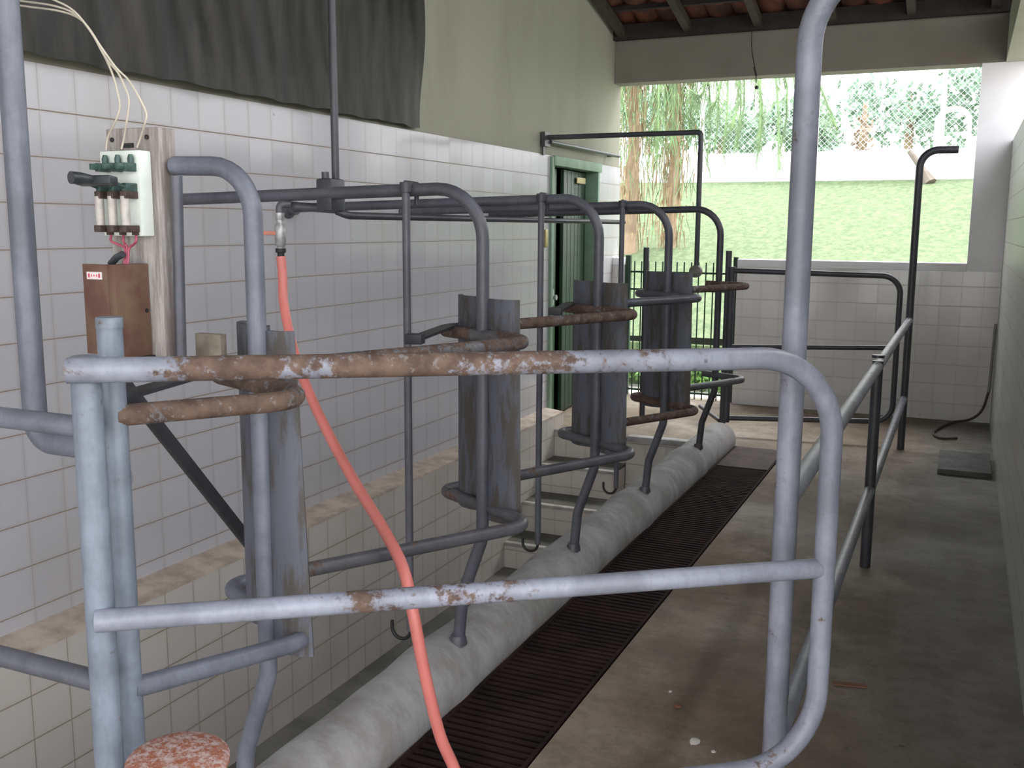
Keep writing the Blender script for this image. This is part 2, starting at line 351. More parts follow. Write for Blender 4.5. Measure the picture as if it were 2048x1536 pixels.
# roof: rises from the far eave (y=8.6) to a ridge near y=1.4, then falls
def roofz(y): return 3.09 + .252*(8.26-y) if y > 1.4 else 3.09 + .252*(8.26-1.4) - .3*(1.4-y)
rt = MB(); random.seed(3); HOLES = {(0, 8, 0), (0, 10, 0), (0, 11, 0), (2, 15, 0)}
cw, cl = .20, .34
ys = [8.66 - cl*k for k in range(38)]
holes = {(-2.35, 0), (-2.30, 0), (-2.05, 0), (-1.72, 0), (-1.38, 0)}
for ci, yy in enumerate(ys[:-1]):
    ya, yb_ = yy, yy-cl-.05
    for k in range(25):
        x0 = -4.2 + k*cw
        jit = random.uniform(-.012, .012)
        for up in (0, 1):
            xs = x0 + (.1 if up else 0) + random.uniform(-.006, .006)
            prev = None
            if (ci, k, up) in HOLES: continue
            for j in range(5):
                a = math.pi*j/4; xx = xs+.1 + (-.072 if up else -.105)*math.cos(a); dz = .052*math.sin(a)*(1 if up else -1)+(.045 if up else .045)
                zf = .035
                cur = rt.verts([(xx, ya, roofz(ya)+dz+jit+zf*.2), (xx, yb_, roofz(yb_)+dz+zf+jit)])
                if prev: rt.face([prev[0], cur[0], cur[1], prev[1]], True)
                prev = cur
struct(rt.build('ceiling', m_rtile), 'underside of the terracotta tiled roof')
root = thing('roof_frame', 'dark timber battens and rafters under the tiled roof', 'roof timbers', (-1.2, 8.2, 3.0))
def bar(y, w, h, dz):
    q = MB(); z = roofz(y)+dz; q.box((-4.1, y-w/2, z-h), (.85, y+w/2, z)); return q
bar(8.24, .11, .12, .02).build('wall_plate', m_batten, root)
for i in range(1, 34): bar(8.24-.34*i, .05, .035, .015).build('batten', m_batten, root)
for x in (-4.0, -3.35, -2.72, -2.16, -1.60, -1.04, -.48, .08, .64):
    q = MB()
    for (ya, yb_) in ((8.6, 1.4), (1.4, -3.9)):
        d = V((0, yb_-ya, roofz(yb_)-roofz(ya))); c = V((x, (ya+yb_)/2, (roofz(ya)+roofz(yb_))/2-.055)); q.obox(c, V((.03, 0, 0)), d/2, V((0, .0, .035)))
    q.build('rafter', m_rafter, root)
# ------------------------------------------------------------------ tarpaulin over the opening in the left wall
def tarp_fn(u, v):
    y = 2.26 + 2.60*u; z = 1.985 + 1.55*v
    lo = (1-v)**3
    w = .6*(.016*math.sin(u*61+3*math.sin(v*5+u*9)) + .02*math.sin(u*23+v*4) + .012*math.sin(u*117+v*11))
    z += lo*(.003*math.sin(u*70)+.002*math.sin(u*31))-.002*lo
    return (XL+.045+w*(.40+.15*lo)+.012*math.sin(v*9+u*5), y, z)
b = MB(); b.sheet(tarp_fn, 220, 40, .003); t = b.build('tarpaulin', m_tarp, origin=(XL+.04, 3.56, 1.98)); tag(t, 'black wrinkled tarpaulin hung over the high opening of the left wall', 'tarpaulin')
b = MB(); b.box((XL-.005, 2.17, 1.985), (XL+.03, 2.255, 3.3), bev=.006); struct(b.build('trim_6', m_plaster), 'pale post beside the tarpaulin')
# ------------------------------------------------------------------ green door in the left wall
root = struct(thing('door_1', 'dark green boarded door with one leaf ajar in the left wall', 'door', (XL, 7.3, 0)))
b = MB(); b.box((XL-.14, DY0-.0, 0), (XL+.02, DY0+.045, DZ+.03), bev=.004); b.box((XL-.14, DY1-.045, 0), (XL+.02, DY1, DZ+.03), bev=.004); b.box((XL-.14, DY0+.04, DZ-.03), (XL+.025, DY1+.03, DZ+.04), bev=.004)
b.build('door_frame', m_frame, root)
def planks(p0, p1, z0, z1, n, th=.03):
    q = MB(); p0, p1 = V(p0), V(p1); d = (p1-p0)/n; nn = V((-d.y, d.x, 0)).normalized()
    for i in range(n):
        c = p0 + d*(i+.5); q.obox((c.x, c.y, (z0+z1)/2), d*.46, nn*th/2, V((0, 0, (z1-z0)/2)), .004)
        q.obox((c.x, c.y, (z0+z1)/2), d*.5, nn*th*.3, V((0, 0, (z1-z0)/2)))
    return q
lf = planks((XL-.05, DY0+.05, 0), (XL-.08, DY0+.30, 0), .02, DZ-.04, 3).build('door_leaf', m_door, root, label='narrow green leaf on the near side')
lf2 = planks((XL-.05, DY0+.37, 0), (XL-.10, DY1-.05, 0), .02, DZ-.04, 6).build('door_leaf', m_doorin, root, label='wide dark green leaf')
b = MB(); b.box((XL-.20, DY0, 0), (XL-.17, DY1, DZ)); b.build('interior_shade_panel', m_doorshade, root)  # black panel painted in for the unlit space behind the leaves
b = MB(); b.box((XL-.047, 7.47, 1.80), (XL-.040, 7.66, 1.845)); b.build('name_plate', m_brass, lf2)
b = MB(); b.lathe([(.012, 0), (.012, .02), (.022, .024), (.02, .04)], (XL-.05, 6.99, .93), (1, 0, 0), 12); b.box((XL-.052, 6.96, .87), (XL-.036, 7.0, .99)); b.build('lock', m_valve, lf)
b = MB(); b.box((XL, 6.70, 1.31), (XL+.016, 6.75, 1.44), bev=.006); tag(b.build('wall_plate', m_brass, origin=(XL, 6.72, 1.31)), 'small yellowed plate on the tiles beside the green door', 'wall plate')
# ------------------------------------------------------------------ kerb along the pit
b = MB(); prof = []
import bisect
HY = [1.62, 2.668, 3.70, 4.71, 5.82]
y = Y0
while y < 6.62:
    w = max(math.exp(-((y-(h-.10))/.11)**2) for h in HY)
    prof.append((y, .115 + .010*w + .0015*math.sin(y*17))); y += .04
prof += [(6.64, .112), (6.68, .10), (6.71, .075), (6.725, .04)]
b.tube([(-1.44, y, .035) for y, r in prof], .115, 28, radii=[r for y, r in prof])
o = b.build('concrete_kerb', m_kerb, origin=(-1.44, 3, 0)); tag(o, 'long round-topped pale concrete kerb between the pit and the grating', 'kerb')
# ------------------------------------------------------------------ grating
root = thing('floor_grating', 'long dark brown slatted drain grating beside the round kerb', 'grating', (-1.16, 3.3, -.03))
b = MB(); y = -1.2
while y < GY1-.02:
    b.box((GX0+.004, y, -.035), (GX1-.006, y+.019, -.003)); y += .0335
b.build('slats', m_slats, root)
b = MB()
for x in (GX0+.006, GX1-.018): b.box((x, -1.2, -.045), (x+.012, GY1-.005, .003))
b.box((GX0+.006, GY1-.015, -.045), (GX1-.006, GY1-.004, .003)); b.build('grate_frame', m_slats, root)
b = MB(); b.box((GX0+.018, 6.0, -.004), (GX1-.018, 6.59, .004)); b.build('end_plate', plain('rust dirt plate', (.055, .036, .029), .8, 0, .4, 9), root)
# ------------------------------------------------------------------ stall hoops with rump boards
R = .0195
SD = V((-.87, .49, 0)).normalized(); SN = V((.49, .87, 0)).normalized()   # direction and back normal of a rump board
def hoop_thing(y, label, mat, pm, wall=True, taper=.012):
    root = thing('stall_divider', label, 'stall divider', (-1.30, y, 0), 'bent pipe stall dividers along the pit')
    xw = XL+.005 if wall else -1.50
    pts = fillet([(xw, y, 1.53 if wall else 1.572), (-1.302, y, 1.567), (-1.302, y, .50), (-1.372, y, .30), (-1.388, y, .12)], [.15, .10, .10])
    MB().tube(pts, R, 16).build('hoop_pipe', mat, root)
    # board in two gently bowed halves, behind the pipe
    def bf(u, v):
        s = (u-.5)*.335 - taper*v*max(0, (u-.46)/.54)
        bow = .034*math.sin(math.pi*min(1, u/.44)) ** .7 if u < .44 else .050*math.sin(math.pi*(u-.44)/.56) ** .6 if u < .999 else 0
        c = V((-1.325, y-.015, .56+.68*v)) + SD*(.05 if taper > .03 else .034) + SD*(-s) + SN*(R+.062-bow)
        return (c.x, c.y, c.z)
    MB().sheet(bf, 26, 3, .014).build('rump_board', pm, root)
    if wall:
        q = MB(); q.lathe([(.045, 0), (.045, .012), (.03, .016), (.03, .05)], (XL+.0, y, 1.53), (1, 0, 0), 16); q.build('wall_flange', mat, root)
    q = MB(); q.lathe([(.030, 0), (.027, .02), (.023, .03)], (-1.388, y, .137), (0, 0, 1), 16); q.build('foot_collar', mat, root)
    return root
LB = ['nearest bent pipe stall divider, ending behind the timber switch board', 'second bent pipe stall divider, carrying the tap and pink hose', 'third bent pipe stall divider from the camera, before the green door',
      'fourth bent pipe stall divider, its board in front of the picket gate', 'farthest bent pipe stall divider, next to the far hinged gate']
hoop_thing(HY[0], LB[0], m_pipeN, m_panel, False, .05)
h2 = hoop_thing(HY[1], LB[1], m_pipeM, m_panel)
for i in (2, 3): 
    c = clone(h2); c.location.y = HY[i]; c['label'] = LB[i]
    for ch in c.children: 
        pass
c = hoop_thing(HY[4], LB[4], m_pipeD, m_panel)
for ch in list(c.children):
    if ch.name.startswith('rump_board'): bpy.data.objects.remove(ch)
# zigzag rails
P2X, P2Y = -1.30, 1.235
def zig(z, last_left=True):
    pts = [(P2X+.005, P2Y, z if z > 1 else z+.045)]
    for k, y in enumerate(HY):
        if z > 1: rx, ry, lx, ly = (-1.095, -.095, -1.495, .075)
        else: rx, ry, lx, ly = (-1.095, -.085, -1.525, .14) if k else (-1.195, .018, -1.57, .18)
        if k == 4: lx, ly = -1.38, .03
        pts.append((rx, y+ry, z)); pts.append((lx, y+ly, z))
    return pts
def zigrail(z, label):
    root = thing('zigzag_rail', label, 'rail', (-1.3, HY[0], z), 'zigzag pipe rails along the stalls')
    p = zig(z)
    n = len(p)
    full = fillet(p, .062, 7)
    # split in long and short pieces: cut the filleted path after each short run
    seg = []; cur = [full[0]]; 
    cut = [V(p[i]).lerp(V(p[i+1]), .12) for i in range(2, n-1, 2)]
    ci = 0; k = 0
    pieces = []; start = 0
    for i in range(1, n, 1): pass
    # run k: from just behind left bend k-1 to just behind left bend k
    bounds = [V(p[0])] + cut + [V(p[-1])]
    for k in range(len(bounds)-1):
        a = bounds[k]; bq = bounds[k+1]
        if k == 0: path = [p[0], p[1], p[2], tuple(bq)]
        elif k < len(bounds)-2: path = [tuple(a), p[2*k+1], p[2*k+2], tuple(bq)]
        else: path = [tuple(a), p[2*k+1], p[2*k+2]]
        q = MB().tube(fillet(path, .075, 10), R-.0005, 16)
        nm = (m_rusty if (k in ((0, 2, 4) if z > 1 else (3,))) else m_rusty2 if (k == 1 and z > 1) else (m_pipeN if k == 0 else m_zig if z < 1 else m_pipeM))
        q.build('rail_bay', nm, root)
    return root
zigrail(1.13, 'upper zigzag pipe rail, brown with rust, bracing the tops of the stalls')
zigrail(.592, 'lower zigzag pipe rail, mostly grey paint, near the stall feet')
# flat bars under the upper rail
for k in range(3):
    y = HY[k]
    q = MB(); a = V((-1.44, y+.045, 1.148)); e = a + V((.085, -.36, .0)); d = (e-a); nn = V((-d.y, d.x, 0)).normalized()
    q.obox((a+e)/2, d/2, nn*.022, V((0, 0, .004))); q.obox(e, d.normalized()*.02, nn*.024, V((0, 0, .014)), .003)
    tag(q.build('flat_bar', m_strap, origin=(a+e)/2), ['dark flat bar lying on the upper rail behind the metal box post', 'dark flat bar lying on the upper rail left of the second board', 'dark flat bar lying on the upper rail left of the third board'][k], 'bar', 'flat bars on the upper rail')
# hanging rods with hooks
def rod(y, ztop, zlow, x, label, hook=True):
    root = thing('hanger_rod', label, 'hanging rod', (x, y, zlow), 'hanging rods on the divider pipes')
    zp = 1.548
    MB().tube([(x, y-.03, zp+.035), (x, y-.031, zlow)], .0125, 12).build('rod', m_pipeM, root)
    q = MB(); q.tube([(x, y-.034, zp+.033), (x, y+.034, zp+.033), (x, y+.034, zp-.03)], .008, 8); q.lathe([(.019, 0), (.019, .03)], (x, y-.031, zp+.005), (0, 0, 1), 12); q.build('clamp', m_pipeD, root)
    if hook:
        a = [(x, y-.031, zlow+.03)] + [(x-.034+.034*math.cos(t), y-.031, zlow-.034*math.sin(t)) for t in [math.pi*k/10 for k in range(11)]] + [(x-.068, y-.031, zlow+.022)]
        MB().tube(a, .006, 8).build('hook', m_black, root)
    return root
rod(HY[1], 0, .165, -1.545, 'hanging grey rod on the second divider, close behind the pink hose')
rod(HY[2], 0, .15, -1.535, 'hanging grey rod on the third divider, its hook against the pit steps')
rod(HY[3], 0, .15, -1.53, 'hanging grey rod on the fourth divider, farthest from the camera')
root = thing('support_rod', 'grey rod standing just right of the timber switch board', 'rod', (-1.49, 1.60, 1.13))
MB().tube([(-1.483, 1.595, 1.135), (-1.476, 1.60, 1.55)], .0115, 12).build('rod', m_pipeM, root)
MB().lathe([(.03, 0), (.03, .006), (.016, .012)], (-1.483, 1.595, 1.152), (0, 0, 1), 16).build('washer', m_pipeM, root)
# ------------------------------------------------------------------ front gate and posts
root = thing('gate_post', 'pale blue grey front gate post with flat top, left of its twin', 'post', (-1.262, 1.145, 0), 'paired pipe posts at the front gate')
MB().tube([(-1.262, 1.145, 0), (-1.262, 1.145, 1.235)], .0235, 20).build('pipe', m_post, root)
MB().lathe([(.0265, 0), (.0265, .008), (.02, .013)], (-1.262, 1.145, 1.232), (0, 0, 1), 20).build('cap', m_post, root)
q = MB(); q.tube([(-1.28, 1.147, 1.128), (-3.0, 1.147, 1.128)], .018, 14); q.build('side_rail', m_pipeN, root)
q = MB(); q.tube([(-1.28, 1.147, .692), (-3.0, 1.147, .692)], .018, 14); q.build('side_rail', m_pipeM, root)
root = thing('gate_post', 'taller pale blue pipe post rising just behind the front gate post', 'post', (P2X, P2Y, 0), 'paired pipe posts at the front gate')
MB().tube([(P2X, P2Y, 0), (P2X, P2Y, 1.295)], .021, 20).build('pipe', m_post, root)
MB().lathe([(.022, 0), (.022, .016), (.0205, .018)], (P2X, P2Y, 1.28), (0, 0, 1), 20).build('rim', m_post, root)
ga, gb = V((-1.266, 1.112, 0)), V((-.205, 1.925, 0)); gd = (gb-ga).normalized()
root = thing('tube_gate', 'large light grey tube gate in front, rusty top rail and rounded corner', 'gate', (-1.262, 1.145, .4))
def gp(s, z): p = ga+gd*s; return (p.x, p.y, z)
L = (gb-ga).length
tr = fillet([gp(.0, 1.225), gp(L, 1.215), gp(L, .40), gp(.03, .40)], .155, 14)
cutn = 3
MB().tube([tr[0], V(gp(L*.80, 1.2168))], .0205, 18).build('top_rail', m_gateTop, root)
i0 = 1
MB().tube([V(gp(L*.795, 1.2168))] + tr[1:-1] + [tr[-1]], .0205, 18).build('end_bend', m_pipeL, root)
MB().tube([gp(.02, .812), gp(L-.012, .805)], .0192, 18).build('mid_rail', m_gateMid, root)
# ------------------------------------------------------------------ guard rail on the right with tall posts
root = thing('guard_rail', 'two-bar grey guard rail with tall hooked posts on the right', 'railing', (-.3, 4.4, 0))
def tall(y, x, r, ztop, mat, bend, lean=(0, 0)):
    p = fillet([(x, y, 0), (x, y, ztop), (x+bend[0], y+bend[1], ztop+bend[2])], .12 if y > 3 else .15, 10); return MB().tube(p, r, 18).build('tall_post', mat, root)
tall(2.045, -.300, .0245, 1.95, m_pipeL, (.34, .0, .0))
tall(7.0, -.302, .0235, 1.955, m_pipeD, (.22, .02, .0))
MB().tube([(-.302, 4.42, 0), (-.302, 4.42, .905)], .0225, 16).build('short_post', m_pipeD, root)
MB().lathe([(.026, 0), (.026, .012)], (-.302, 4.42, .918), (0, 0, 1), 16).build('post_cap', m_pipeD, root)
MB().tube([(-.302, 2.05, .895), (-.302, 7.0, .865)], .0225, 16).build('top_bar', m_pipeL, root)
MB().tube([(-.302, 2.05, .345), (-.302, 7.0, .345)], .0215, 16).build('lower_bar', m_pipeL, root)
# ------------------------------------------------------------------ far gate and landing posts
root = thing('tube_gate', 'small dark grey tube gate with rounded corners before the far tiled wall', 'gate', (-1.49, 6.95, .2))
g0, g1 = V((-1.47, 6.97, 0)), V((-.375, 7.12, 0)); e = (g1-g0)
def g2(s, z): p = g0+e*s; return (p.x, p.y, z)
MB().tube(fillet([g2(0, 1.165), g2(1, 1.145), g2(1, .16), g2(.02, .12)], .12, 10), .019, 14).build('frame_tube', m_pipeD, root)
MB().tube([g2(0, .63), g2(.985, .665)], .017, 12).build('mid_rail', m_pipeD, root)
MB().tube([g2(0, .09), g2(0, 1.19)], .024, 14).build('hinge_sleeve', m_pipeD, root)
for x, y, h, lb in ((-2.175, 7.25, 1.31, 'dark pipe post on the landing, left of the fourth rump board'), (-1.50, 6.99, 1.30, 'dark pipe post carrying the small far gate by the kerb end')):
    tag(MB().tube([(x, y, 0), (x, y, h)], .0215, 14).build('landing_post', m_pipeD, origin=(x, y, 0)), lb, 'post', 'dark posts on the landing')
tag(MB().tube([(-1.52, 7.0, .09), (-1.75, 7.35, .12)], .016, 12).build('low_brace', m_zig, origin=(-1.6, 7.2, .1)), 'short rusty bar behind the small far gate post', 'bar')
# wall-to-post water pipe with its round valve
root = thing('drop_pipe', 'thin dark pipe from over the green door, dropping to a round valve', 'pipe', (-1.66, 6.70, 1.17))
MB().tube(fillet([(XL+.002, 6.70, 2.085), (-1.655, 6.70, 2.085), (-1.655, 6.70, 1.18)], .025, 6), .0175, 12).build('pipe', m_pipeD, root)
MB().lathe([(.022, 0), (.03, .005), (.03, .05), (.022, .055)], (-1.655, 6.67, 2.085), (0, 0, 1), 12).build('elbow', m_pipeD, root) if False else None
MB().lathe([(.03, 0), (.042, .006), (.042, .05), (.03, .056)], (-1.655, 6.655, 1.165), (0, 1, 0), 20).build('valve_body', plain('tarnished grey brass', (.16, .155, .14), .6, .2, .3, 40), root)
q = MB(); q.box((XL+.001, 6.63, 2.02), (XL+.03, 6.73, 2.12)); q.box((XL+.001, 6.64, 1.96), (XL+.015, 6.67, 2.06)); q.build('wall_bracket', m_pipeD, root)
q = MB(); q.tube([(XL+.035, 6.72, 2.055), (XL+.04, 8.25, 2.055)], .014, 10); q.build('brace', m_pipeD, root)
q = MB(); q.box((XL+.001, 8.05, 2.04), (XL+.04, 8.09, 2.07)); q.build('end_bracket', m_pipeD, root)
# picket gate in the far opening
root = thing('picket_gate', 'low green bar gate closing the gap beside the tiled parapet', 'gate', (-2.2, YB+.07, 0))
yg = YB+.07
for i in range(15):
    x = -2.60 + i*.0625
    MB().tube([(x, yg, .0), (x, yg, 1.17)], .0065, 6).build('bar', m_gateg, root)
for x, w in ((-2.655, .022), (-1.725, .018)):
    q = MB(); q.box((x-w, yg-.02, -.05), (x+w, yg+.02, 1.22)); q.build('stile', m_gateg, root)
for z in (.05, .93, 1.08):
    q = MB(); q.box((-2.65, yg-.008, z-.008), (-1.73, yg+.008, z+.008)); q.build('cross_rail', m_gateg, root)
# ------------------------------------------------------------------ pipes at left: thick elbow pipe, strap
root = thing('elbow_pipe', 'thick grey pipe down the left edge ending in an elbow', 'pipe', (-1.76, 1.46, 1.0))
MB().tube(fillet([(-1.762, 1.46, 2.9), (-1.762, 1.46, .998), (-1.60, 1.46, .998), (-1.32, 1.255, 1.012)], [.05, .05], 10), .0245, 18).build('pipe', m_pipeN, root)
q = MB(); a, e = V((-2.0, 1.93, 1.045)), V((-2.0, 2.44, .43)); a = a-(e-a)*.05; d = e-a; nn = V((0, -d.z, d.y)).normalized()
q.obox((a+e)/2, d/2, nn*.018, V((.012, 0, 0)), .004); tag(q.build('rubber_strap', m_strap, origin=(a+e)/2), 'dark diagonal strap slanting down behind the front gate posts', 'strap')
# ------------------------------------------------------------------ timber switch board
BX0, BX1, BY0, BY1 = -1.648, -1.512, 1.585, 1.64
root = thing('switch_board', 'weathered timber plank holding the old electric switch', 'board', (-1.58, 1.61, 1.14))
MB().box((BX0, BY0, 1.14), (BX1, BY1, 1.648), bev=.004).build('plank', m_wood, root)
for x, z in ((-1.63, 1.625), (-1.535, 1.628)): MB().lathe([(.005, 0), (.005, .004), (.001, .005)], (x, BY0+.001, z), (0, -1, 0), 8).build('screw', m_black, root)
MB().box((-1.598, BY0-.004, 1.608), (-1.572, BY0+.001, 1.617)).build('nail_plate', m_black, root)
sw = thing('knife_switch', 'three-pole knife switch on a white porcelain base, fixed to the timber', 'electric switch', (-1.585, 1.57, 1.41))
SX0, SX1, SY = -1.632, -1.526, 1.550
MB().box((SX0, SY, 1.428), (SX1, BY0-.001, 1.600), bev=.004).build('porcelain_base', m_porc, sw)
for i in range(3):
    x = -1.609 + i*.0345
    q = MB(); q.box((x-.007, SY-.030, 1.557), (x+.007, SY, 1.574), bev=.002); q.box((x-.006, SY-.045, 1.560), (x+.004, SY-.02, 1.572), bev=.002); q.lathe([(.006, 0), (.0065, .01), (.004, .018)], (x, SY-.008, 1.573), (0, 0, 1), 10); q.build('top_terminal', m_green_br, sw)
    q = MB(); q.box((x-.008, SY-.034, 1.503), (x+.008, SY, 1.518), bev=.002); q.build('fuse_clip', m_brown, sw)
    q = MB(); q.box((x-.010, SY-.038, 1.436), (x+.008, SY, 1.450), bev=.002); q.box((x-.003, SY-.012, 1.430), (x+.005, SY, 1.4365)); q.build('fuse_clip', m_brown, sw)
    MB().tube([(x-.002, SY-.027, 1.447), (x-.002, SY-.027, 1.508)], .0088, 12).build('fuse', m_fuse, sw)
    q = MB(); q.tube([(x, SY-.005, 1.520), (x-.004, SY-.065, 1.536)], .0045, 6); q.box((x-.007, SY-.03, 1.517), (x+.007, SY-.0, 1.534), bev=.002); q.build('blade', m_green_br, sw)
q = MB(); q.obox((-1.580, SY-.062, 1.537), V((.048, 0, 0)), V((0, .011, -.002)), V((0, 0, .009)), .003); q.build('crossbar', m_handle, sw)
q = MB(); q.tube([(-1.582, SY-.06, 1.538), (-1.588, SY-.09, 1.541), (-1.592, SY-.112, 1.541)], .009, 12, radii=[.008, .011, .0125]); q.build('handle', m_handle, sw)
root = thing('metal_box', 'open rust brown metal fuse box below the electric switch', 'fuse box', (-1.6, 1.53, 1.17))
MB().box((-1.568, 1.492, 1.180), (-1.548, BY0-.001, 1.372), bev=.003).build('box_body', m_rustbox, root)
q = MB(); q.lathe([(.004, 0), (.004, .004)], (-1.5485, 1.572, 1.275), (1, 0, 0), 8); q.build('screw', m_black, root)
q = MB(); q.obox((-1.6025, 1.497, 1.280), V((-.0345, 0, 0)), V((0, .004, 0)), V((0, 0, .092)), .002); ld = q.build('lid', m_rustbox, root)
q = MB(); q.obox((-1.604, 1.4925, 1.349), V((-.0205, 0, 0)), V((0, .0006, 0)), V((0, 0, .0075))); q.build('sticker', m_sticker, ld)
q = MB()
for k, (w, h) in enumerate(((.0035, .005), (.0018, .003), (.002, .0022), (.0018, .003), (.0035, .005))):
    q.obox((-1.604-.014+.007*k, 1.4915, 1.349), V((w*.6, 0, 0)), V((0, .0004, 0)), V((0, 0, h*.8)))
q.build('sticker_marks', m_red, ld)
q = MB(); q.tube([(-1.597, 1.53, 1.371), (-1.580, 1.53, 1.385), (-1.562, 1.53, 1.392)], .0075, 10); q.build('cable_gland', m_handle, root)
q = MB(); q.box((-1.575, 1.505, 1.163), (-1.54, BY0-.002, 1.180)); q.build('base_block', m_black, root)
for i, (x, lb) in enumerate(((-1.606, 'pinkish red wire from the left pole of the switch'), (-1.572, 'pinkish red wire from the middle pole of the switch'), (-1.538, 'pinkish red wire from the right pole of the switch'))):
    xm = -1.570+.005*i
    q = MB(); q.tube(curve([(x, SY-.006, 1.430), (x+.003, SY-.010, 1.418), (x*.55+xm*.45, SY-.005, 1.411), (xm, SY-.005, 1.402), (xm+.001, SY-.012, 1.368)]), .0026, 8)
    tag(q.build('red_wire', m_wireR, origin=(x, SY, 1.40)), lb, 'wire', 'red wires under the switch')
# ivory cables from the top left
CAB = [[ (-1.608, 1.545, 1.601), (-1.601, 1.545, 1.626), (-1.566, 1.535, 1.658), (-1.554, 1.535, 1.684), (-1.559, 1.535, 1.716), (-1.568, 1.535, 1.745), (-1.584, 1.535, 1.777), (-1.612, 1.535, 1.823), (-1.648, 1.535, 1.858), (-1.701, 1.535, 1.877), (-1.785, 1.535, 1.892), (-1.842, 1.535, 1.902) ],
[ (-1.566, 1.545, 1.602), (-1.557, 1.545, 1.625), (-1.537, 1.535, 1.657), (-1.529, 1.535, 1.695), (-1.535, 1.535, 1.722), (-1.551, 1.535, 1.749), (-1.581, 1.535, 1.779), (-1.615, 1.535, 1.829), (-1.654, 1.535, 1.866), (-1.707, 1.535, 1.886), (-1.784, 1.535, 1.901), (-1.841, 1.535, 1.910) ],
[ (-1.524, 1.545, 1.604), (-1.512, 1.545, 1.626), (-1.490, 1.535, 1.650), (-1.486, 1.535, 1.669), (-1.497, 1.535, 1.701), (-1.521, 1.535, 1.733), (-1.551, 1.535, 1.758), (-1.587, 1.535, 1.799), (-1.624, 1.535, 1.844), (-1.660, 1.535, 1.876), (-1.713, 1.535, 1.900), (-1.781, 1.535, 1.925) ],]
for i in range(3):
    x = -1.609 + i*.0345; o_ = i*.014
    q = MB(); q.tube(curve([(p[0], p[1]-.004*i*(j > 3), p[2]) for j, p in enumerate(CAB[i])], 6), .0021, 8)
    tag(q.build('ivory_cable', m_wireW, origin=(x, SY, 1.6)), ['leftmost of the three ivory cables dropping to the switch', 'middle of the three ivory cables dropping to the switch', 'rightmost of the three ivory cables dropping to the switch'][i], 'cable', 'ivory cables above the switch')
q = MB(); q.box((-1.497, 1.655, 1.140), (-1.427, 1.675, 1.222), bev=.003); tag(q.build('plywood_block', m_ply, origin=(-1.46, 1.66, 1.14)), 'small bare plywood block behind the front gate, right of the timber plank', 'wood block')
# ------------------------------------------------------------------ riser, tap and hose
root = thing('water_riser', 'thin dark water pipe coming down from the roof to the second divider', 'pipe', (-1.86, 2.74, 1.5))
MB().tube([(-1.86, 2.725, 4.4), (-1.855, 2.725, 1.50), ], .0125, 12).build('riser', m_pipeD, root)
MB().tube([(-1.855, 2.725, 1.505), (-1.93, 2.725, 1.51), (-2.01, 2.70, 1.515)], .014, 12).build('branch', m_pipeM, root)
MB().tube(fillet([(-1.855, 2.725, 1.50), (-1.82, 2.74, 1.485), (-1.82, 5.6, 1.485)], .03, 4), .0125, 10).build('long_branch', m_pipeD, root)
q = MB(); q.box((-1.885, 2.655, 1.498), (-1.825, 2.735, 1.60), bev=.01); q.lathe([(.012, 0), (.012, .02)], (-1.855, 2.668, 1.60), (0, 0, 1), 8); q.build('clamp', m_pipeD, root)
root = thing('hose_tap', 'weathered ball valve with faded red lever feeding the pink hose', 'tap', (-2.025, 2.68, 1.37))
q = MB(); q.tube(fillet([(-2.0, 2.68, 1.522), (-2.028, 2.66, 1.522), (-2.03, 2.66, 1.47)], .015, 6), .0135, 12); q.build('elbow', m_pipeM, root)
q = MB(); q.lathe([(.013, 0), (.013, .008), (.0175, .012), (.0175, .075), (.013, .08), (.0135, .095), (.015, .1), (.015, .115)], (-2.03, 2.66, 1.378), (0, 0, 1), 16); q.build('valve_body', m_valve, root)
q = MB(); q.obox((-2.062, 2.64, 1.428), V((.026, .014, 0)), V((-.004, .008, 0)), V((0, 0, .007)), .003); q.build('lever', m_lever, root)
q = MB(); q.lathe([(.0115, 0), (.0115, .018), (.017, .02), (.017, .033)], (-2.03, 2.66, 1.346), (0, 0, 1), 14); q.build('hose_fitting', m_black, root)
hp = [(-2.03, 2.66, 1.352), (-2.022, 2.655, 1.29), (-2.0, 2.63, 1.19), (-1.90, 2.55, 1.04), (-1.745, 2.44, .90), (-1.53, 2.29, .76), (-1.34, 2.15, .67), (-1.235, 2.075, .60), (-1.19, 2.045, .50), (-1.16, 2.05, .34), (-1.135, 2.08, .17), (-1.10, 2.10, .06), (-1.06, 2.02, .022), (-1.0, 1.80, .018), (-.95, 1.3, .018)]
root = thing('garden_hose', 'salmon pink hose hanging from the tap over the rails to the grating', 'hose', (-1.2, 2.05, 0))
MB().tube(curve(hp, 8), .0155, 14).build('hose_tube', m_hose, root)
# ------------------------------------------------------------------ rusty stool at the bottom left
root = thing('rusty_stool', 'round rusty stool top peeking over the bottom edge beside the gate posts', 'stool', (-1.10, 1.135, 0))
MB().lathe([(.0, 0), (.075, .0), (.081, .004), (.081, .012), (.072, .017), (.03, .020), (.0, .021)], (-1.10, 1.135, .588), (.05, -.05, 1), 32).build('seat', m_rustlid, root)
MB().tube([(-1.10, 1.135, 0), (-1.10, 1.135, .59)], .018, 12).build('stem', m_rusty, root)
MB().lathe([(.07, 0), (.07, .008), (.02, .012)], (-1.10, 1.135, 0), (0, 0, 1), 20).build('foot', m_rusty, root)
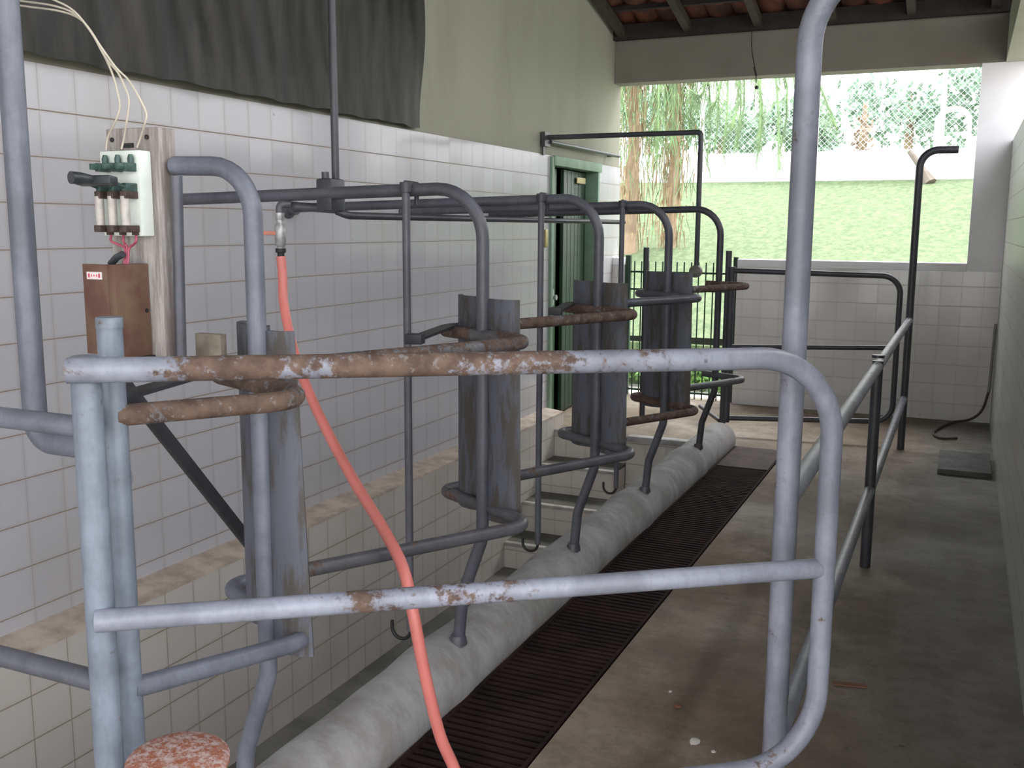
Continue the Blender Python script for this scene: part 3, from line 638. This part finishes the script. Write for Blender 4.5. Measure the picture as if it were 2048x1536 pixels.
# ------------------------------------------------------------------ right side bits
root = thing('conduit', 'brown cable in a grey conduit running down the far tiled corner', 'conduit', (.235, YB, .2))
MB().tube([(.247, YB-.015, .76), (.238, YB-.015, .24)], .010, 10).build('tube', plain('grey conduit', (.25, .24, .25), .6), root)
MB().tube(curve([(.238, YB-.015, .25), (.20, YB-.03, .10), (.12, YB-.07, .03), (.0, YB-.15, .012), (-.10, 7.75, .012), (-.11, 7.55, .012), (-.05, 7.45, .012), (.04, 7.5, .012)]), .009, 8).build('cable', plain('brown cable', (.07, .05, .04), .6), root)
q = MB(); q.box((-.06, 6.36, .0), (.235, 6.93, .035), bev=.006); tag(q.build('drain_cover', m_cover, origin=(.08, 6.6, 0)), 'dark square slab lying on the floor against the right wall', 'drain cover')
for i, (x, y, s, mt, lb) in enumerate(((-.605, 2.62, .016, m_moss, 'larger white scrap on the concrete floor right of the grating'), (-.545, 2.595, .007, m_moss, 'tiny white crumb on the floor right of the larger scrap'), (-.704, 2.811, .011, m_dirt, 'brown pebble on the floor beyond the white scrap'), (-.753, 2.90, .006, m_moss, 'tiny white crumb on the floor beyond the brown pebble'))):
    q = MB(); bmesh.ops.create_icosphere(q.b, subdivisions=2, radius=s)
    for v in q.b.verts: v.co += V((random.uniform(-1, 1), random.uniform(-1, 1), random.uniform(-1, 1)))*s*.18; v.co.z *= .5
    bmesh.ops.translate(q.b, verts=q.b.verts, vec=(x, y, s*.4)); tag(q.build('floor_scrap', mt, origin=(x, y, 0)), lb, 'debris', 'scraps on the concrete floor')
q = MB(); q.obox((-.24, 3.19, .004), V((.05, .012, 0)), V((-.004, .012, 0)), V((0, 0, .002)), .001); tag(q.build('dry_leaf', m_dirt, origin=(-.24, 3.19, 0)), 'reddish dry leaf on the floor right of the front gate', 'leaf')
q = MB(); q.tube(curve([(-1.63, 8.1, 3.02), (-1.625, 8.1, 2.85), (-1.60, 8.1, 2.72), (-1.585, 8.1, 2.66), (-1.58, 8.1, 2.58)]), .004, 6); q.tube([(-1.60, 8.1, 2.70), (-1.58, 8.1, 2.63)], .008, 6); q.lathe([(.0, 0), (.014, .006), (.016, .02), (.0, .032)], (-1.575, 8.1, 2.53), (0, 0, 1), 10)
tag(q.build('hanging_flex', m_black, origin=(-1.6, 8.1, 3.0)), 'thin black flex with a small bulb holder hanging before the lintel', 'electric flex')
q = MB(); q.tube([(.445, 8.4, 1.9), (.445, 8.4, 3.2)], .05, 12); tag(q.build('downpipe', plain('grey downpipe', (.12, .125, .13), .7), origin=(.44, 8.4, 1.9)), 'dark grey downpipe just outside the right corner column', 'pipe')
# ------------------------------------------------------------------ outside
def lawn_z(x, y): return .30 + .178*(y-10) + .05*math.sin(x*.7+y*.3) if y < 22.2 else 2.47
b = MB(); b.sheet(lambda u, v: (-16+24*u, 10+12.24*v, lawn_z(-16+24*u, 10+12.24*v)), 60, 40)
b.box((-16, 9.9, -.3), (8, 10.02, .28))
tag(b.build('lawn', m_lawn, origin=(-4, 10, 0)), 'bright green grass bank rising behind the parapet', 'grass', kind='stuff')
b = MB(); b.box((-40, 8.43, -.6), (40, 10, -.16)); struct(b.build('floor_yard', m_path), 'pale yard path outside the gate')
b = MB(); b.box((-60, -60, -1.2), (60, 8.4, -.06)) if False else b.box((-60, -60, -1.2), (60, 90, -1.0)); b.box((.75, -20, -1), (20, 8.4, -.05)); b.box((-20, -20, -1), (.75, Y0-.02, -.05)); struct(b.build('floor_ground', plain('ground', (.42, .40, .36), .9)), 'ground around the building, raised out of view to bounce light')  # unseen ground behind and right of camera, raised and paled for bounce light
b = MB(); b.box((-60, 22.3, -.9), (30, 90, 2.42)); struct(b.build('floor_upper_field', m_lawn), 'level field behind the garden wall')
b = MB(); b.box((-16, 22.25, 2.2), (9, 22.45, 3.08)); struct(b.build('wall_garden', m_wallpaint), 'low white wall along the top of the grass bank')
# fence
root = thing('chain_fence', 'pale chain link fence standing on the white garden wall', 'fence', (-4, 22.35, 3.05))
b = MB(); x = -13.0
while x < 5:
    b.tube([(x, 22.34, 3.08), (x+1.9, 22.34, 4.98)], .0035, 3, False); b.tube([(x, 22.36, 4.98), (x+1.9, 22.36, 3.08)], .0035, 3, False); x += .12
b.build('wire_mesh', m_fence, root)
for x in (-10.4, -8.0, -5.5, -3.05, -.6, 1.9): MB().tube([(x, 22.35, 3.0), (x, 22.35, 5.05)], .05, 8).build('fence_post', m_white, root)
def leaves(q, c, rad, n, size, drop=0):
    c = V(c)
    for i in range(n):
        d = V((random.gauss(0, 1), random.gauss(0, 1), random.gauss(0, 1))).normalized()*random.random()**.4
        p = c + V((d.x*rad[0], d.y*rad[1], d.z*rad[2])); a = V((random.uniform(-1, 1), random.uniform(-1, 1), random.uniform(-1, 1))).normalized()*size*random.uniform(.6, 1.3)
        w = a.orthogonal().normalized()*size*.45; q.poly([p-a, p+w, p+a, p-w])
def tree(x, y, z, h, r, lb, n=900, size=.14, mat=None, cat='tree'):
    root = thing('background_tree', lb, cat, (x, y, z), 'trees beyond the chain link fence')
    MB().tube([(x, y, z), (x+.1, y, z+h*.5), (x+.05, y, z+h*.85)], .12, 8, radii=[.14, .1, .04]).build('trunk', m_bark, root)
    q = MB()
    for k in range(7):
        a = k*2.4; leaves(q, (x+r*.55*math.cos(a), y+r*.4*math.sin(a), z+h*(.55+.3*((k*37) % 10)/10)), (r*.5, r*.5, h*.22), n//7, size)
    q.build('crown', mat or m_leafpale, root)
random.seed(11)
tree(-7.9, 26, 2.42, 3.0, 1.6, 'pale bushy tree behind the fence, seen between the palm trunks')
tree(-6.2, 27, 2.42, 2.6, 1.5, 'pale low tree behind the fence, right of the hanging palm fronds')
tree(-3.9, 26, 2.42, 2.3, 1.0, 'small pale tree behind the fence, just right of the tall pipe post')
tree(-1.6, 28, 2.42, 3.0, 2.0, 'wide pale tree behind the fence, left of the white arch')
tree(.6, 27, 2.42, 3.7, 1.7, 'taller pale green tree behind the fence at the right edge of the opening')
q = MB(); q.tube([(-2.36, 25, 2.42), (-2.34, 25, 4.35)], .13, 8, radii=[.15, .05]); leaves(q, (-2.35, 25, 3.4), (.25, .2, .8), 120, .1)
tag(q.build('dead_tree_trunk', m_bark, origin=(-2.36, 25, 2.42)), 'brown leafless trunk standing behind the fence', 'tree')
q = MB()
for s in (0, .35): q.tube(fillet([(-.75, 24+s, 2.45), (-.75, 24+s, 4.05), (-.1, 24+s, 4.05), (-.1, 24+s, 2.45)], .3, 8), .045, 8)
tag(q.build('garden_arch', m_white, origin=(-.45, 24, 2.45)), 'white tubular arch standing behind the garden wall', 'arch')
q = MB(); q.tube([(-.72, 21.7, 2.38), (-.86, 21.8, 2.62), (-1.16, 21.9, 3.02)], .06, 7, radii=[.13, .07, .05]); tag(q.build('dead_branch', plain('grey bark', (.20, .17, .14), .9), origin=(-.8, 21.7, 2.38)), 'grey dead branch leaning against the white garden wall', 'branch')
# shrubs on the retaining edge seen through the gate bars
for x, lb in ((-3.3, 'low leafy plant behind the picket gate, left'), (-2.75, 'low leafy plant behind the picket gate, middle'), (-2.25, 'low leafy plant behind the picket gate, right')):
    q = MB(); leaves(q, (x, 9.75, .02), (.32, .15, .22), 500, .035); tag(q.build('low_plant', m_leafy, origin=(x, 9.75, -.16)), lb, 'plant', 'plants behind the picket gate')
# palms with hanging thatch
def strip(q, p, d, w, n=1):
    q.poly([p, p+V((w, 0, 0)), p+d+V((w*.3, 0, 0)), p+d])
def shaggy(x, y, lb, h=4.2, r=.16, crown=True, seed=1):
    random.seed(seed); z0 = lawn_z(x, y)-.1
    root = thing('palm_tree', lb, 'palm tree', (x, y, z0), 'palm trees on the grass bank')
    MB().tube([(x, y, z0), (x+.03, y, z0+h*.5), (x, y, z0+h)], r, 12, radii=[r*1.15, r, r*.9]).build('trunk', m_bark, root)
    q = MB()
    for i in range(230):
        a = random.uniform(0, 6.28); rr = r+random.uniform(.0, 1)**2*.26; zz = z0+random.uniform(.3, h); l = random.uniform(.2, .6)
        p = V((x+rr*math.cos(a), y+rr*math.sin(a), zz)); strip(q, p, V((random.uniform(-.05, .05), random.uniform(-.05, .05), -min(l, zz-z0-.02))), .020)
    q.build('dry_thatch', m_dry, root)
    q = MB()
    for i in range(430):
        a = random.uniform(0, 6.28); rr = r+random.uniform(.05, .42); zz = z0+h-abs(random.gauss(0, .9)); l = random.uniform(.15, .4)
        p = V((x+rr*math.cos(a), y+rr*math.sin(a), max(zz, z0+.5))); strip(q, p, V((random.uniform(-.12, .12), random.uniform(-.08, .08), -l)), .016)
    q.build('hanging_leaflets', m_palm, root)
    if crown:
        for k in range(11):
            a = k*2*math.pi/11+.3; ln = random.uniform(1.3, 1.9); q = MB(); pts = []
            for j in range(9):
                t = j/8; pts.append(V((x+math.cos(a)*ln*math.sin(t*1.9), y+math.sin(a)*ln*math.sin(t*1.9), z0+h+.35*math.sin(t*2.2)-1.9*t*t)))
            q.tube(pts, .018, 5, radii=[.025-.002*j for j in range(9)])
            for j in range(75):
                t = .15+.85*j/74; f = t*8; i = min(7, int(f)); p = pts[i].lerp(pts[i+1], f-i); tang = (pts[i+1]-pts[i]).normalized(); side = tang.cross(V((0, 0, 1))).normalized()
                for sgn in (-1, 1):
                    d = side*sgn*random.uniform(.05, .16)+tang*.08+V((0, 0, -random.uniform(.28, .50))); w = tang*.013
                    q.poly([p-w, p+w, p+d])
            q.build('frond', m_palm, root)
shaggy(-4.52, 14.2, 'shaggy brown palm on the grass bank, nearest the corner of the plaster wall', 3.2, .085, True, 4)
shaggy(-4.02, 14.6, 'thinner shaggy palm on the grass bank, right of the first palm', 3.0, .07, True, 9)
shaggy(-2.75, 13.2, 'palm whose green fronds hang in the middle of the far opening', 4.3, .05, True, 21) if False else None
random.seed(33)
root = thing('palm_frond_cluster', 'drooping green palm fronds hanging into the middle of the far opening', 'palm fronds', (-2.35, 12.5, 2.0))
for k in range(7):
    x0 = -3.0+.17*k; y0 = 12.4+random.uniform(-.3, .3); q = MB(); top = V((x0-.2, y0, 3.9)); end = V((x0+.12*(k-2), y0, 2.15+.25*abs(k-4)))
    pts = [top, V((x0, y0, 3.7)), V(((x0+end.x)/2+.05, y0, 3.1)), end]; pts = curve(pts, 4); q.tube(pts, .012, 5)
    for j in range(90):
        f = j/89*(len(pts)-1.001); i = int(f); p = pts[i].lerp(pts[i+1], f-i)
        for sgn in (-1, 1): q.poly([p, p+V((.0, .0, .02)), p+V((sgn*random.uniform(.03, .17), random.uniform(-.1, .1), -random.uniform(.18, .42)))])
    q.build('frond', m_palm, root)
